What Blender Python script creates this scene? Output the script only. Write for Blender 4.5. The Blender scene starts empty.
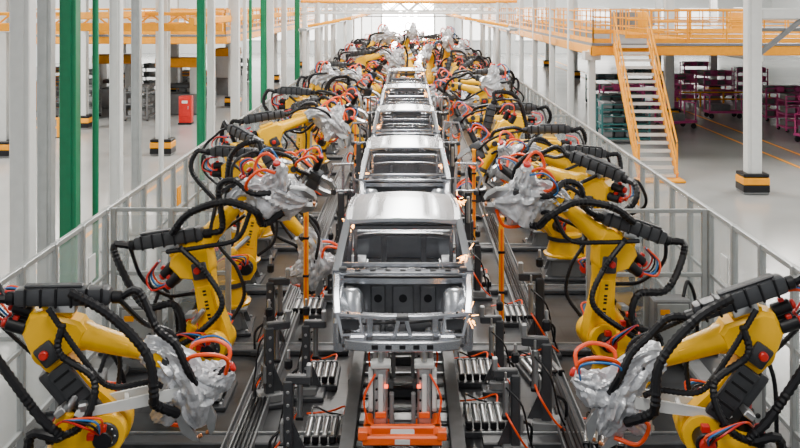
import bpy, bmesh, math, random
from mathutils import Vector, Matrix, noise
R=math.radians
random.seed(4)
scene=bpy.context.scene
# ---------------------------------------------------------------- materials
def mat(name,col,metal=0.0,rough=0.5,var=0.12,scale=6.0,bump=0.0,alpha=1.0,emit=0.0,bscale=40,spec=.5):
    m=bpy.data.materials.new(name); m.use_nodes=True
    nt=m.node_tree; n=nt.nodes; l=nt.links; b=n['Principled BSDF']
    b.inputs['Metallic'].default_value=metal; b.inputs['Roughness'].default_value=rough
    b.inputs['Specular IOR Level'].default_value=spec
    tc=n.new('ShaderNodeTexCoord'); nz=n.new('ShaderNodeTexNoise')
    nz.inputs['Scale'].default_value=scale; nz.inputs['Detail'].default_value=4
    l.new(tc.outputs['Object'],nz.inputs['Vector'])
    cr=n.new('ShaderNodeValToRGB')
    cr.color_ramp.elements[0].position=.3; cr.color_ramp.elements[1].position=.7
    cr.color_ramp.elements[0].color=tuple(max(0,c*(1-var)) for c in col)+(1,)
    cr.color_ramp.elements[1].color=tuple(min(1,c*(1+var)) for c in col)+(1,)
    l.new(nz.outputs['Fac'],cr.inputs['Fac']); l.new(cr.outputs['Color'],b.inputs['Base Color'])
    if bump>0:
        n2=n.new('ShaderNodeTexNoise'); n2.inputs['Scale'].default_value=bscale
        l.new(tc.outputs['Object'],n2.inputs['Vector'])
        bp=n.new('ShaderNodeBump'); bp.inputs['Strength'].default_value=bump; bp.inputs['Distance'].default_value=.02
        l.new(n2.outputs['Fac'],bp.inputs['Height']); l.new(bp.outputs['Normal'],b.inputs['Normal'])
    if emit>0:
        b.inputs['Emission Color'].default_value=tuple(col)+(1,); b.inputs['Emission Strength'].default_value=emit
    if alpha<1:
        b.inputs['Alpha'].default_value=alpha
    return m
M={}
M['yel']=mat('robot_yellow_paint',(.96,.51,.0),0,.34,.05,spec=.32)
M['dk']=mat('dark_grey_cover',(.034,.036,.041),0,.42,.2)
M['blk']=mat('black_rubber',(.006,.006,.008),0,.42,.2,spec=.32)
M['red']=mat('red_plug',(.55,.01,.005),0,.4)
M['org']=mat('orange_hose',(.90,.07,.0),0,.4,.05)
M['blu']=mat('blue_tube',(.02,.16,.45),0,.35)
M['stl']=mat('bare_steel',(.50,.51,.52),.9,.32,.15)
M['gry']=mat('grey_paint',(.17,.175,.18),.1,.5,.1)
M['cop']=mat('copper',(.65,.25,.10),.9,.35)
M['clo']=mat('silver_cloth',(.60,.61,.64),.45,.34,.25,scale=9,bump=.6,bscale=18)
M['car']=mat('galvanised_body_steel',(.49,.51,.55),.9,.27,.06,scale=2)
M['car2']=mat('shaded_inner_steel',(.13,.135,.145),.65,.40,.2,scale=4)  # body steel again, darkened so the shade inside the shell is in its colour
M['wht']=mat('white_paint_steel',(.66,.67,.66),0,.42,.04)
M['grn']=mat('green_paint_steel',(.0,.17,.07),0,.40,.08)
M['ora']=mat('orange_paint',(.88,.11,.006),0,.42,.08)
M['rly']=mat('railing_yellow',(.93,.36,.0),0,.45,.06,spec=.3)
M['acr']=mat('clear_acrylic',(.46,.50,.50),0,.10,.05,alpha=.27)
M['alu']=mat('aluminium_profile',(.40,.42,.42),.5,.38,.08)
M['pink']=mat('magenta_paint',(.60,.06,.26),0,.5)
M['teal']=mat('teal_paint',(.02,.12,.12),0,.5)
M['lamp']=mat('lamp_glow',(1,.98,.95),0,.5,0,emit=3)
M['lamp2']=mat('bright_daylight_glass',(1,.98,.94),0,.5,0,emit=25)
M['spk']=mat('hot_metal_spark',(1,.40,.09),0,.5,0,emit=30)
M['redl']=mat('red_indicator',(1,.10,.03),0,.5,0,emit=4)
def floor_mat(name,c1,c2,rough,scale,brick=None,mort=.3):
    m=bpy.data.materials.new(name); m.use_nodes=True
    nt=m.node_tree; n=nt.nodes; l=nt.links; b=n['Principled BSDF']
    tc=n.new('ShaderNodeTexCoord'); nz=n.new('ShaderNodeTexNoise'); nz.inputs['Scale'].default_value=scale; nz.inputs['Detail'].default_value=6
    l.new(tc.outputs['Object'],nz.inputs['Vector'])
    cr=n.new('ShaderNodeValToRGB'); cr.color_ramp.elements[0].position=.35; cr.color_ramp.elements[1].position=.68
    cr.color_ramp.elements[0].color=c1+(1,); cr.color_ramp.elements[1].color=c2+(1,)
    l.new(nz.outputs['Fac'],cr.inputs['Fac'])
    out=cr.outputs['Color']
    if brick:
        bk=n.new('ShaderNodeTexBrick'); bk.inputs['Scale'].default_value=brick; bk.inputs['Mortar Size'].default_value=.008
        bk.inputs['Color1'].default_value=(1,1,1,1); bk.inputs['Color2'].default_value=(.8,.8,.8,1); bk.inputs['Mortar'].default_value=(mort,mort,mort,1)
        l.new(tc.outputs['Object'],bk.inputs['Vector'])
        mx=n.new('ShaderNodeMix'); mx.data_type='RGBA'; mx.blend_type='MULTIPLY'; mx.inputs[0].default_value=1
        l.new(out,mx.inputs[6]); l.new(bk.outputs['Color'],mx.inputs[7]); out=mx.outputs[2]
    l.new(out,b.inputs['Base Color']); b.inputs['Roughness'].default_value=rough
    return m
M['floor']=floor_mat('polished_concrete',(.34,.345,.34),(.42,.425,.41),.20,.25)
M['cell']=floor_mat('oiled_steel_plate',(.010,.011,.013),(.040,.041,.045),.34,1.6,.5)
M['wall']=mat('wall_cladding',(.68,.70,.70),0,.6,.04)
KEYS=list(M.keys())
# ---------------------------------------------------------------- builder
I4=Matrix.Identity(4)
def T(x,y,z): return Matrix.Translation((x,y,z))
def RX(a): return Matrix.Rotation(R(a),4,'X')
def RY(a): return Matrix.Rotation(R(a),4,'Y')
def RZ(a): return Matrix.Rotation(R(a),4,'Z')
_boxc={}
def catmull(pts,step):
    P=[Vector(p) for p in pts]
    if len(P)<3:
        a,b=P; n=max(1,int((b-a).length/step)); return [a.lerp(b,i/n) for i in range(n+1)]
    P=[P[0]*2-P[1]]+P+[P[-1]*2-P[-2]]; out=[]
    for i in range(1,len(P)-2):
        p0,p1,p2,p3=P[i-1:i+3]; n=max(2,int((p2-p1).length/step))
        for k in range(n):
            t=k/n
            out.append(.5*((2*p1)+(p2-p0)*t+(2*p0-5*p1+4*p2-p3)*t*t+(3*p1-p0-3*p2+p3)*t**3))
    out.append(P[-2]); return out
class MB:
    def __init__(s): s.v=[];s.f=[];s.m=[]
    def add(s,vs,fs,m,Mx=I4):
        o=len(s.v); s.v+=[Mx@Vector(v) for v in vs]
        mi=KEYS.index(m); 
        for f in fs: s.f.append([i+o for i in f]); s.m.append(mi)
    def box(s,c,d,m,Mx=I4,bev=0.0,rot=None):
        key=(tuple(round(x,4) for x in d),round(bev,4))
        if key not in _boxc:
            bm=bmesh.new(); bmesh.ops.create_cube(bm,size=1)
            for v in bm.verts: v.co=Vector((v.co.x*d[0],v.co.y*d[1],v.co.z*d[2]))
            if bev>0: bmesh.ops.bevel(bm,geom=bm.edges[:],offset=min(bev,min(d)*.45),segments=2 if bev>.02 else 1,affect='EDGES',profile=.5)
            bm.verts.index_update()
            _boxc[key]=([v.co.copy() for v in bm.verts],[[v.index for v in f.verts] for f in bm.faces]); bm.free()
        vs,fs=_boxc[key]; s.add(vs,fs,m,Mx@T(*c)@(rot or I4))
    def rings(s,p0,p1,rs,m,Mx=I4,seg=16,phase=0):
        p0=Vector(p0);p1=Vector(p1);a=(p1-p0).normalized()
        u=a.orthogonal().normalized() if abs(a.z)<.99 else Vector((1,0,0)); w=a.cross(u)
        vs=[];fs=[]
        for t,r in rs:
            c=p0.lerp(p1,t)
            for k in range(seg):
                an=2*math.pi*k/seg+phase; vs.append(c+(u*math.cos(an)+w*math.sin(an))*r)
        for i in range(len(rs)-1):
            for k in range(seg):
                fs.append([i*seg+k,i*seg+(k+1)%seg,(i+1)*seg+(k+1)%seg,(i+1)*seg+k])
        fs.append(list(range(seg))[::-1]); n=(len(rs)-1)*seg; fs.append([n+k for k in range(seg)])
        s.add(vs,fs,m,Mx)
    def cyl(s,p0,p1,r,m,Mx=I4,seg=16,r1=None,bev=.012):
        L=(Vector(p1)-Vector(p0)).length; r1=r if r1 is None else r1; b=min(bev,L*.3,r*.4); t=b/L
        s.rings(p0,p1,[(0,r-b),(t,r),(1-t,r1),(1,r1-b)],m,Mx,seg)
    def sweep(s,pts,prof,m,Mx=I4,up=(0,0,1)):
        P=[Vector(p) for p in pts]; up=Vector(up); vs=[];fs=[];n=len(prof)
        for i,p in enumerate(P):
            t=(P[min(i+1,len(P)-1)]-P[max(i-1,0)]).normalized()
            u=up if abs(t.dot(up))<.97 else Vector((0,1,0))
            sd=t.cross(u).normalized(); u2=sd.cross(t)
            for a,b in prof: vs.append(p+sd*a+u2*b)
        for i in range(len(P)-1):
            for k in range(n): fs.append([i*n+k,i*n+(k+1)%n,(i+1)*n+(k+1)%n,(i+1)*n+k])
        fs.append(list(range(n))[::-1]); fs.append([(len(P)-1)*n+k for k in range(n)])
        s.add(vs,fs,m,Mx)
    def beam(s,pts,w,h,m,Mx=I4,up=(0,0,1),smooth=0):
        c=min(w,h)*.18; a=w/2;b=h/2
        prof=[(-a+c,-b),(a-c,-b),(a,-b+c),(a,b-c),(a-c,b),(-a+c,b),(-a,b-c),(-a,-b+c)]
        if smooth: pts=catmull(pts,smooth)
        s.sweep(pts,prof,m,Mx,up)
    def tube(s,pts,r,m,Mx=I4,seg=8,corr=False,step=None):
        step=step or (max(.022,r*.55) if corr else max(.05,r*1.5))
        P=catmull(pts,step)
        vs=[];fs=[]; t0=(P[1]-P[0]).normalized(); u=t0.orthogonal().normalized()
        for i,p in enumerate(P):
            t=(P[min(i+1,len(P)-1)]-P[max(i-1,0)]).normalized()
            u=(u-t*u.dot(t)).normalized(); w=t.cross(u); rr=r*(1.0 if (not corr or i%2) else .82)
            for k in range(seg):
                an=2*math.pi*k/seg; vs.append(p+(u*math.cos(an)+w*math.sin(an))*rr)
        for i in range(len(P)-1):
            for k in range(seg): fs.append([i*seg+k,i*seg+(k+1)%seg,(i+1)*seg+(k+1)%seg,(i+1)*seg+k])
        fs.append(list(range(seg))[::-1]); fs.append([(len(P)-1)*seg+k for k in range(seg)])
        s.add(vs,fs,m,Mx)
    def prism(s,poly,t0,t1,m,Mx=I4,bev=.02,plane='XZ'):
        c=Vector((sum(p[0] for p in poly)/len(poly),sum(p[1] for p in poly)/len(poly)))
        rng=max(max(abs(p[0]-c.x),abs(p[1]-c.y)) for p in poly)
        k=1-bev/rng
        ins=[((p[0]-c.x)*k+c.x,(p[1]-c.y)*k+c.y) for p in poly]
        lay=[(ins,t0),(poly,t0+min(bev,(t1-t0)*.4)),(poly,t1-min(bev,(t1-t0)*.4)),(ins,t1)] if bev>0 else [(poly,t0),(poly,t1)]
        vs=[];fs=[];n=len(poly)
        for pl,t in lay:
            for a,b in pl: vs.append((a,t,b) if plane=='XZ' else (t,a,b))
        for i in range(len(lay)-1):
            for q in range(n): fs.append([i*n+q,i*n+(q+1)%n,(i+1)*n+(q+1)%n,(i+1)*n+q])
        fs.append(list(range(n))[::-1]); fs.append([(len(lay)-1)*n+q for q in range(n)])
        s.add(vs,fs,m,Mx)
    def drape(s,pts,rad,m,seed=0,folds=9,amp=.16,down=Vector((0,0,-1)),sag=.10):
        """gathered protective cloth sleeve around a path"""
        P=catmull(pts,.028); N=len(P); seg=54; vs=[];fs=[]
        t0=(P[1]-P[0]).normalized(); u=t0.orthogonal().normalized()
        for i,p in enumerate(P):
            tt=i/(N-1); t=(P[min(i+1,N-1)]-P[max(i-1,0)]).normalized()
            u=(u-t*u.dot(t)).normalized(); w=t.cross(u)
            q=tt*(len(rad)-1); a=int(min(q,len(rad)-2)); r0=rad[a]+(rad[a+1]-rad[a])*(q-a)
            for k in range(seg):
                an=2*math.pi*k/seg; d=u*math.cos(an)+w*math.sin(an)
                nn=noise.noise(Vector((math.cos(an)*1.4,math.sin(an)*1.4,tt*2.5+seed*5)))
                f=math.sin(folds*an+4*nn+3*math.sin(tt*5+seed))
                f2=abs(noise.noise(Vector((d.x*3+seed,d.y*3,d.z*3+tt*6))))
                r=r0*(1+amp*f*.55+.38*nn+.5*f2-.1)
                v=p+d*r
                dd=max(0,d.dot(down)); v=v+down*(dd**2)*sag*(1+1.2*nn)*min(1,tt*4)*min(1,(1-tt)*4)
                v=v+t*.035*noise.noise(Vector((an*2,tt*9,seed)))
                vs.append(v)
        for i in range(N-1):
            for k in range(seg): fs.append([i*seg+k,i*seg+(k+1)%seg,(i+1)*seg+(k+1)%seg,(i+1)*seg+k])
        fs.append(list(range(seg))[::-1]); fs.append([(N-1)*seg+k for k in range(seg)])
        s.add(vs,fs,m)
    def mesh(s,name,angle=32):
        me=bpy.data.meshes.new(name); me.from_pydata([tuple(v) for v in s.v],[],s.f)
        used=sorted(set(s.m)); mp={k:i for i,k in enumerate(used)}
        for k in used: me.materials.append(M[KEYS[k]])
        me.polygons.foreach_set('material_index',[mp[k] for k in s.m])
        me.polygons.foreach_set('use_smooth',[True]*len(s.f))
        bm=bmesh.new(); bm.from_mesh(me); bmesh.ops.recalc_face_normals(bm,faces=bm.faces); bm.to_mesh(me); bm.free()
        me.set_sharp_from_angle(angle=R(angle)); me.update(); return me
    def obj(s,name,loc=(0,0,0),rz=0): return place(s.mesh(name),name,loc,rz)
def place(me,name,loc=(0,0,0),rz=0,sc=1):
    o=bpy.data.objects.new(name,me); scene.collection.objects.link(o); o.location=loc; o.rotation_euler[2]=R(rz); o.scale=(sc,)*3; return o
def circ(cx,cz,r,a0,a1,n):
    return [(cx+r*math.cos(R(a0+(a1-a0)*i/n)),cz+r*math.sin(R(a0+(a1-a0)*i/n))) for i in range(n+1)]
# ---------------------------------------------------------------- robot
def robot(name,j1=0,j2=-15,e=0,j4=0,g=-40,gun='cloth',seed=0,hs=1,gl=1.0,h0=.45,roll=0,cover=False,rt=12,barr=0):
    """faces +X. e = forearm elevation, g = tool elevation, hs = dress side, rt = retractor tilt"""
    b=MB()
    b.box((0,0,.03),(1.0,1.0,.06),'dk',bev=.01)
    b.box((0,0,h0/2),(.62,.62,h0),'gry',bev=.02)
    b.box((0,0,h0-.02),(.82,.82,.05),'gry',bev=.01)
    for sx in (-1,1):
        for sy in (-1,1):
            b.prism([(0,0),(.14*sx,0),(0,h0*.8)],-.012,.012,'gry',T(.3*sx,.24*sy,.05),bev=0)
            b.cyl((.42*sx,.42*sy,.05),(.42*sx,.42*sy,.1),.03,'stl',seg=8)
    z=h0
    b.rings((0,0,z),(0,0,z+.33),[(0,.46),(.12,.47),(.2,.40),(.85,.34),(1,.33)],'yel',seg=12,phase=R(15))
    b.box((-.40,0,z+.17),(.25,.34,.24),'dk',bev=.02)
    for i in range(4): b.cyl((-.52,-.12+.08*i,z+.2),(-.60,-.12+.08*i,z+.2),.028,'red' if i%2 else 'blk',seg=10)
    T1=T(0,0,z+.33)@RZ(j1)
    b.rings((0,0,0),(0,0,.09),[(0,.36),(.1,.385),(.9,.385),(1,.36)],'dk',T1,seg=28)
    b.rings((0,0,.09),(0,0,.2),[(0,.37),(.5,.37),(1,.3)],'yel',T1,seg=28)
    b.box((.06,0,.25),(.72,.50,.26),'yel',T1,bev=.07)
    ck=circ(.31,.36,.21,-40,160,12)+[(-.22,.34),(-.30,.14),(.40,.12)]
    b.prism(ck,-.33,-.16,'yel',T1,bev=.025); b.prism(ck,.16,.24,'yel',T1,bev=.02)
    b.cyl((.31,-.33,.36),(.31,-.37,.36),.14,'dk',T1,seg=20)
    for k in range(8): b.cyl((.31+.10*math.cos(k*.785),-.37,.36+.10*math.sin(k*.785)),(.31+.10*math.cos(k*.785),-.38,.36+.10*math.sin(k*.785)),.012,'stl',T1,seg=6)
    b.cyl((.31,.24,.36),(.31,.46,.36),.115,'blk',T1,seg=18); b.cyl((.31,.46,.36),(.31,.53,.36),.085,'red',T1,seg=16)
    b.box((.31,.38,.50),(.09,.09,.08),'red',T1,bev=.01)
    b.cyl((-.18,.06,.36),(-.18,.06,.60),.10,'blk',T1,seg=16); b.cyl((-.18,.06,.60),(-.18,.06,.67),.075,'red',T1,seg=14)
    b.box((-.06,.06,.52),(.09,.08,.08),'red',T1,bev=.01)
    b.cyl((.30,-.38,.36),(.30,-.50,.36),.10,'blk',T1,seg=16); b.box((.30,-.46,.48),(.08,.08,.07),'red',T1,bev=.01); b.box((.18,-.46,.40),(.08,.08,.07),'red',T1,bev=.01)
    for q in range(2): b.cyl((-.30,-.12+.12*q,.30),(-.40,-.12+.12*q,.34),.035,'red',T1,seg=10)
    T2=T1@T(.31,0,.36)@RY(j2); L=1.075
    pl=circ(0,0,.225,180,360,14)+[(.19,.25),(.14,.55),(.13,.85)]+circ(0,L,.165,0,180,12)+[(-.14,.85),(-.16,.5),(-.215,.2)]
    b.prism(pl,-.13,.13,'yel',T2,bev=.03)
    inner=[(-.11,.30),(.12,.30),(.09,.82),(-.09,.82)]
    b.prism(inner,-.148,-.125,'yel',T2,bev=.012); b.prism(inner,.125,.148,'yel',T2,bev=.012)
    for dz in (.36,.41,.50,.55,.60,.70,.75):
        b.box((0,-.150,dz),(.05,.004,.028),'blk',T2); b.box((0,.150,dz),(.05,.004,.028),'blk',T2)
    if cover:
        b.box((-.19,0,.52),(.14,.34,.80),'dk',T2,bev=.05); b.box((0,-.20,.55),(.26,.08,.66),'dk',T2,bev=.03); b.box((0,.20,.55),(.26,.08,.66),'dk',T2,bev=.03)
        for q in range(5):
            for sg in (-1,1): b.box((0,sg*.245,.30+.12*q),(.2,.012,.03),'blk',T2,bev=.004)
    b.cyl((0,-.16,0),(0,.16,0),.15,'dk',T2,seg=20)
    b.cyl((0,-.19,L),(0,.19,L),.10,'dk',T2,seg=20)
    for sg in (-1,1): b.box((.02,sg*.215,L-.02),(.22,.06,.24),'dk',T2,bev=.03); b.cyl((.0,sg*.24,L),(.0,sg*.30,L),.05,'red',T2,seg=12)
    p0=T1@Vector((-.24,-.26,.32)); p1=T2@Vector((-.02,-.22,.52)); d=(p1-p0)
    b.cyl(p0,p0+d*.62,.085,'yel',seg=16); b.cyl(p0+d*.6,p1,.04,'stl',seg=12)
    b.cyl(p0-d.normalized()*.06,p0,.06,'dk',seg=12)
    P3=T2@Vector((0,0,L)); Rm=T1.to_3x3().to_4x4()
    T3=Matrix.Translation(P3)@Rm@RY(-e)
    el=[(-.20,-.02)]+circ(0,0,.17,200,330,10)+[(.28,.09),(.34,.16),(.34,.33),(.25,.40),(-.18,.41),(-.29,.34),(-.31,.12)]
    b.prism(el,-.175,.175,'yel',T3,bev=.04)
    b.box((-.02,0,.43),(.34,.26,.05),'yel',T3,bev=.015)
    for yy,zz in ((-.10,.17),(.10,.17),(0,.33)):
        b.cyl((-.29,yy,zz),(-.50,yy,zz),.075,'blk',T3,seg=14); b.cyl((-.50,yy,zz),(-.55,yy,zz),.055,'red',T3,seg=12)
        b.box((-.42,yy,zz+.08),(.06,.06,.05),'red',T3,bev=.008)
    b.rings((.28,0,.225),(1.02,0,.225),[(0,.165),(.08,.17),(.16,.145),(.9,.105),(1,.095)],'yel',T3,seg=12,phase=R(15))
    b.box((.62,0,.225),(.42,.24,.12),'yel',T3,bev=.03)
    b.rings((1.0,0,.225),(1.16,0,.225),[(0,.11),(.3,.125),(.7,.125),(1,.11)],'dk',T3,seg=18)
    for sy in (-1,1): b.prism([(1.1,.14),(1.28,.13),(1.37,.18),(1.37,.27),(1.28,.32),(1.1,.31)],sy*.105-.03,sy*.105+.03,'yel',T3,bev=.01)
    b.cyl((1.28,-.15,.225),(1.28,.15,.225),.07,'dk',T3,seg=16)
    ry=.12*hs; TR=T3@T(0,ry,.60)@RY(rt)
    b.box((.0,0,.02),(1.02,.21,.20),'dk',TR,bev=.05); b.box((-.1,0,.135),(.62,.12,.03),'dk',TR,bev=.012)
    for i in range(6): b.box((-.38+.16*i,0,.02),(.03,.235,.215),'blk',TR,bev=.01)
    b.cyl((.51,0,0),(.62,0,0),.07,'blk',TR,seg=14); b.cyl((-.51,0,0),(-.60,0,0),.075,'blk',TR,seg=14)
    b.box((0,0,-.10),(.28,.16,.10),'stl',TR,bev=.01)
    T4=T3@T(1.28,0,.225)@RY(e-g)@RX(roll)@RZ(j4)
    b.cyl((-.02,0,0),(.18,0,0),.085,'yel',T4,seg=16); b.cyl((.18,0,0),(.25,0,0),.10,'dk',T4,seg=20)
    b.box((.29,0,0),(.06,.30,.30),'stl',T4,bev=.015)
    b.box((.45,0,.12),(.28,.22,.20),'dk',T4,bev=.03)
    b.cyl((.40,0,.24),(.40,0,.55),.075,'blk',T4,seg=16); b.cyl((.40,0,.55),(.40,0,.60),.055,'red',T4,seg=12)
    b.box((.47,0,-.09),(.26,.18,.22),'dk',T4,bev=.03)
    cf=[(.5,.18),(.72*gl+.1,.20),(.95*gl,.12),(.98*gl,.05),(.90*gl,.06),(.68*gl,.10),(.5,.08)]
    b.prism(cf,-.045,.045,'stl',T4,bev=.012)
    cf2=[(a,-c-.02) for a,c in cf]; b.prism(cf2[::-1],-.045,.045,'stl',T4,bev=.012)
    b.cyl((.945*gl,0,.06),(.945*gl,0,.012),.022,'cop',T4,seg=10); b.cyl((.945*gl,0,-.08),(.945*gl,0,-.03),.022,'cop',T4,seg=10)
    def w(Mx,*p): return Mx@Vector(p)
    if gun=='bars':
        TB=Matrix.Translation(w(T4,.34,0,.0))@Rm@RZ(barr)@RY(-6)
        for yy in (-.13,.13):
            b.prism([(-1.15,-.02),(-1.10,-.06),(-.5,-.09),(.30,-.10),(.42,-.03),(.36,.04),(-.5,.03),(-1.12,.02)],yy-.018,yy+.018,'wht',TB,bev=.006)
        for xx in (-1.0,-.6,.2): b.box((xx,0,-.02),(.05,.28,.05),'wht',TB,bev=.01)
        b.box((-1.05,0,.03),(.10,.30,.10),'stl',TB,bev=.02)
    if gun in('cloth','bars'):
        b.drape([w(T3,.98,0,.24),w(T3,1.16,0,.25),w(T4,.10,0,.02),w(T4,.34,0,.05),w(T4,.60,0,.0),w(T4,.84,0,-.02)],[.13,.16,.20,.24,.19,.07],'clo',seed=seed+1,sag=.16)
        b.drape([w(T4,.30,0,.05),w(T4,.40,.02,.28),w(T4,.42,.04,.56)],[.15,.16,.08],'clo',seed=seed+5,folds=7,sag=.08)
        b.drape([w(T4,.34,0,-.05),w(T4,.48,.03,-.25),w(T4,.56,.05,-.45)],[.15,.14,.05],'clo',seed=seed+8,folds=7,sag=.08)
    b.tube([w(TR,.60,0,0),w(TR,.80,.02*hs,.06),w(T3,1.06,.18*hs,.56),w(T3,1.30,.22*hs,.46),w(T4,.10,.24*hs,.18),w(T4,.36,.16*hs,.16)],.050,'blk',corr=True)
    b.tube([w(TR,.60,-.04,-.02),w(T3,.9,-.06*hs,.50),w(T3,1.22,-.19*hs,.42),w(T4,.15,-.24*hs,.05),w(T4,.40,-.12*hs,.02)],.034,'blk',corr=True)
    b.tube([w(TR,-.58,0,0),w(TR,-.80,.10*hs,.0),w(T3,-.86,.34*hs,.25),w(T2,-.38,.38*hs,.70),w(T2,-.34,.40*hs,.3),w(T1,-.44,.38*hs,.42),w(T1,-.50,.30*hs,.10),(-.50,.25*hs,h0+.12),(-.52,.2*hs,h0-.1)],.058,'blk',corr=True)
    b.tube([w(TR,-.58,-.05,-.02),w(T3,-.75,.0,.52),w(T3,-.80,-.3*hs,.1),w(T2,-.27,-.36*hs,.6),w(T1,-.3,-.38*hs,.45),w(T1,-.46,-.2*hs,.1)],.032,'blk',corr=True)
    b.tube([w(T3,-.1,.28*hs,.5),w(T3,.35,.33*hs,.15),w(T3,.75,.30*hs,-.12),w(T3,1.15,.24*hs,.0),w(T4,.2,.2*hs,-.15)],.036,'blk',corr=True)
    b.tube([w(T2,.2,-.2*hs,.2),w(T2,.42,-.28*hs,.5),w(T2,.40,-.26*hs,.9),w(T3,.35,-.24*hs,.12),w(T3,.9,-.2*hs,.05)],.030,'blk',corr=True)
    if cover or h0<.3:
        b.tube([w(TR,.1,.16*hs,.10),w(T3,.55,.34*hs,.62),w(T3,1.05,.40*hs,.34),w(T3,1.25,.42*hs,-.05),w(T4,.3,.36*hs,-.25),w(T4,.55,.2*hs,-.12)],.060,'blk',corr=True)
        b.tube([w(T1,-.3,.3*hs,.3),w(T1,.1,.5*hs,.55),w(T2,.30,.42*hs,.55),w(T2,.18,.36*hs,1.0),w(T3,.1,.32*hs,.4)],.045,'blk',corr=True)
    for i,(c,yy) in enumerate((('org',.08),('org',-.12),('blu',.14))):
        b.tube([w(T4,.40,yy,.50),w(T4,.24,yy*1.8,.60),w(T4,.08,yy*2.4,.46),w(T4,.04,yy*2.0,.22),w(T4,.3,yy*1.4,.14)],.024 if c=='org' else .012,c,seg=7)
    b.tube([w(T4,.5,.10,-.15),w(T4,.45,.2,-.34),w(T4,.70,.16,-.36),w(T4,.80*gl,.05,-.14)],.024,'org',seg=7)
    for i in range(4):
        c=('red','blk','blu','org')[i]; yy=-.12+.08*i
        b.tube([w(T3,-.54,yy,.2),w(T3,-.70,yy*1.5,.30),w(T3,-.64,yy,.48),w(T3,-.4,yy*.4,.52)],.015,c,seg=6)
        b.tube([w(T1,.31,.50,.36),w(T1,.2+.05*i,.62,.52),w(T1,-.05,.5,.62),w(T1,-.2,.3,.5),w(T1,-.35,.1,.35)],.013,c,seg=6)
        b.tube([w(T1,.28,-.48,.42),w(T1,.15+.05*i,-.60,.55+.03*i),w(T1,-.1,-.48,.58),w(T1,-.3,-.2,.35)],.013,c,seg=6)
    b.box((-.20,.30*hs,.5),(.12,.2,.07),'stl',T2,bev=.01)
    return b.mesh(name)
V={}
V['A']=robot('robot_mesh_a',j1=6,j2=-38,e=-17,g=-66,gun='bars',seed=3,hs=-1,cover=True,rt=-16,h0=.6,barr=12)
V['AR']=robot('robot_mesh_ar',j1=-4,j2=-36,e=-20,g=-62,gun='bars',seed=4,hs=1,cover=True,rt=0,h0=.6,barr=-4)
V['B']=robot('robot_mesh_b',j1=-6,j2=-12,e=48,g=-8,seed=11,hs=-1,roll=30,rt=38,h0=.15)
V['BR']=robot('robot_mesh_br',j1=12,j2=-6,e=40,g=-4,seed=12,hs=1,roll=-30,rt=20,h0=.2)
V['C']=robot('robot_mesh_c',j1=14,j2=12,e=-48,g=-88,seed=21,hs=1)
V['D']=robot('robot_mesh_d',j1=-8,j2=-18,e=3,g=-28,seed=31,hs=-1,roll=20,rt=4,gun='bare')
V['E']=robot('robot_mesh_e',j1=22,j2=-28,e=20,g=-35,seed=41,hs=1,roll=-20)
V['F']=robot('robot_mesh_f',j1=-20,j2=8,e=-24,g=-70,seed=51,hs=-1,gun='cloth')
V['G']=robot('robot_mesh_g',j1=-30,j2=4,e=10,g=-60,seed=61,hs=1,gun='bare',rt=-6)
V['H']=robot('robot_mesh_h',j1=35,j2=-38,e=52,g=5,seed=71,hs=-1,rt=20)
V['J']=robot('robot_mesh_j',j1=-38,j2=-45,e=-8,g=-30,seed=81,hs=1,rt=10)
V['K']=robot('robot_mesh_k',j1=8,j2=22,e=-62,g=-100,seed=91,hs=-1,gun='bare',rt=16)
def rb(v,x,y,rz=None,sc=1.0):
    place(V[v],'industrial_robot',(x,y,0),(0 if x<0 else 180) if rz is None else rz,sc)
rb('A',-3.22,9.9,None,.9); rb('AR',3.12,9.8,None,.9)
rb('B',-2.85,13.5,None,.94); rb('BR',2.85,13.6,None,.94)
rb('C',-3.0,16.4,4,.92); rb('G',3.35,16.2,172,.95)
rnd=random.Random(9)
seqL='DJEGDKHDFEDJHDGKDFEHDJDG'; seqR='EDKDHGJDEFKGDHDJEDGFHGKD'
y=18.8
for i in range(24):
    j=rnd.uniform(-16,16); k=rnd.uniform(-16,16)
    rb(seqL[i],-3.15+rnd.uniform(-.15,.3),y+rnd.uniform(-.4,.4),j,rnd.uniform(.9,1.02)); rb(seqR[i],3.15+rnd.uniform(-.3,.15),y+rnd.uniform(-.4,.4)+.5,180+k,rnd.uniform(.9,1.02)); y+=2.5
for x,yy,v,rz in ((-1.9,47.5,'E',-50),(1.9,48.5,'H',235),(-.6,52,'J',-60),(1.2,54,'E',240),(-2.0,57,'H',-30),(2.2,59,'D',200),(0,63,'H',-100),(-1.5,68,'E',-60),(1.6,69,'D',230),(0,74,'E',-80)):
    rb(v,x,yy,rz,1.12)
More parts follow.
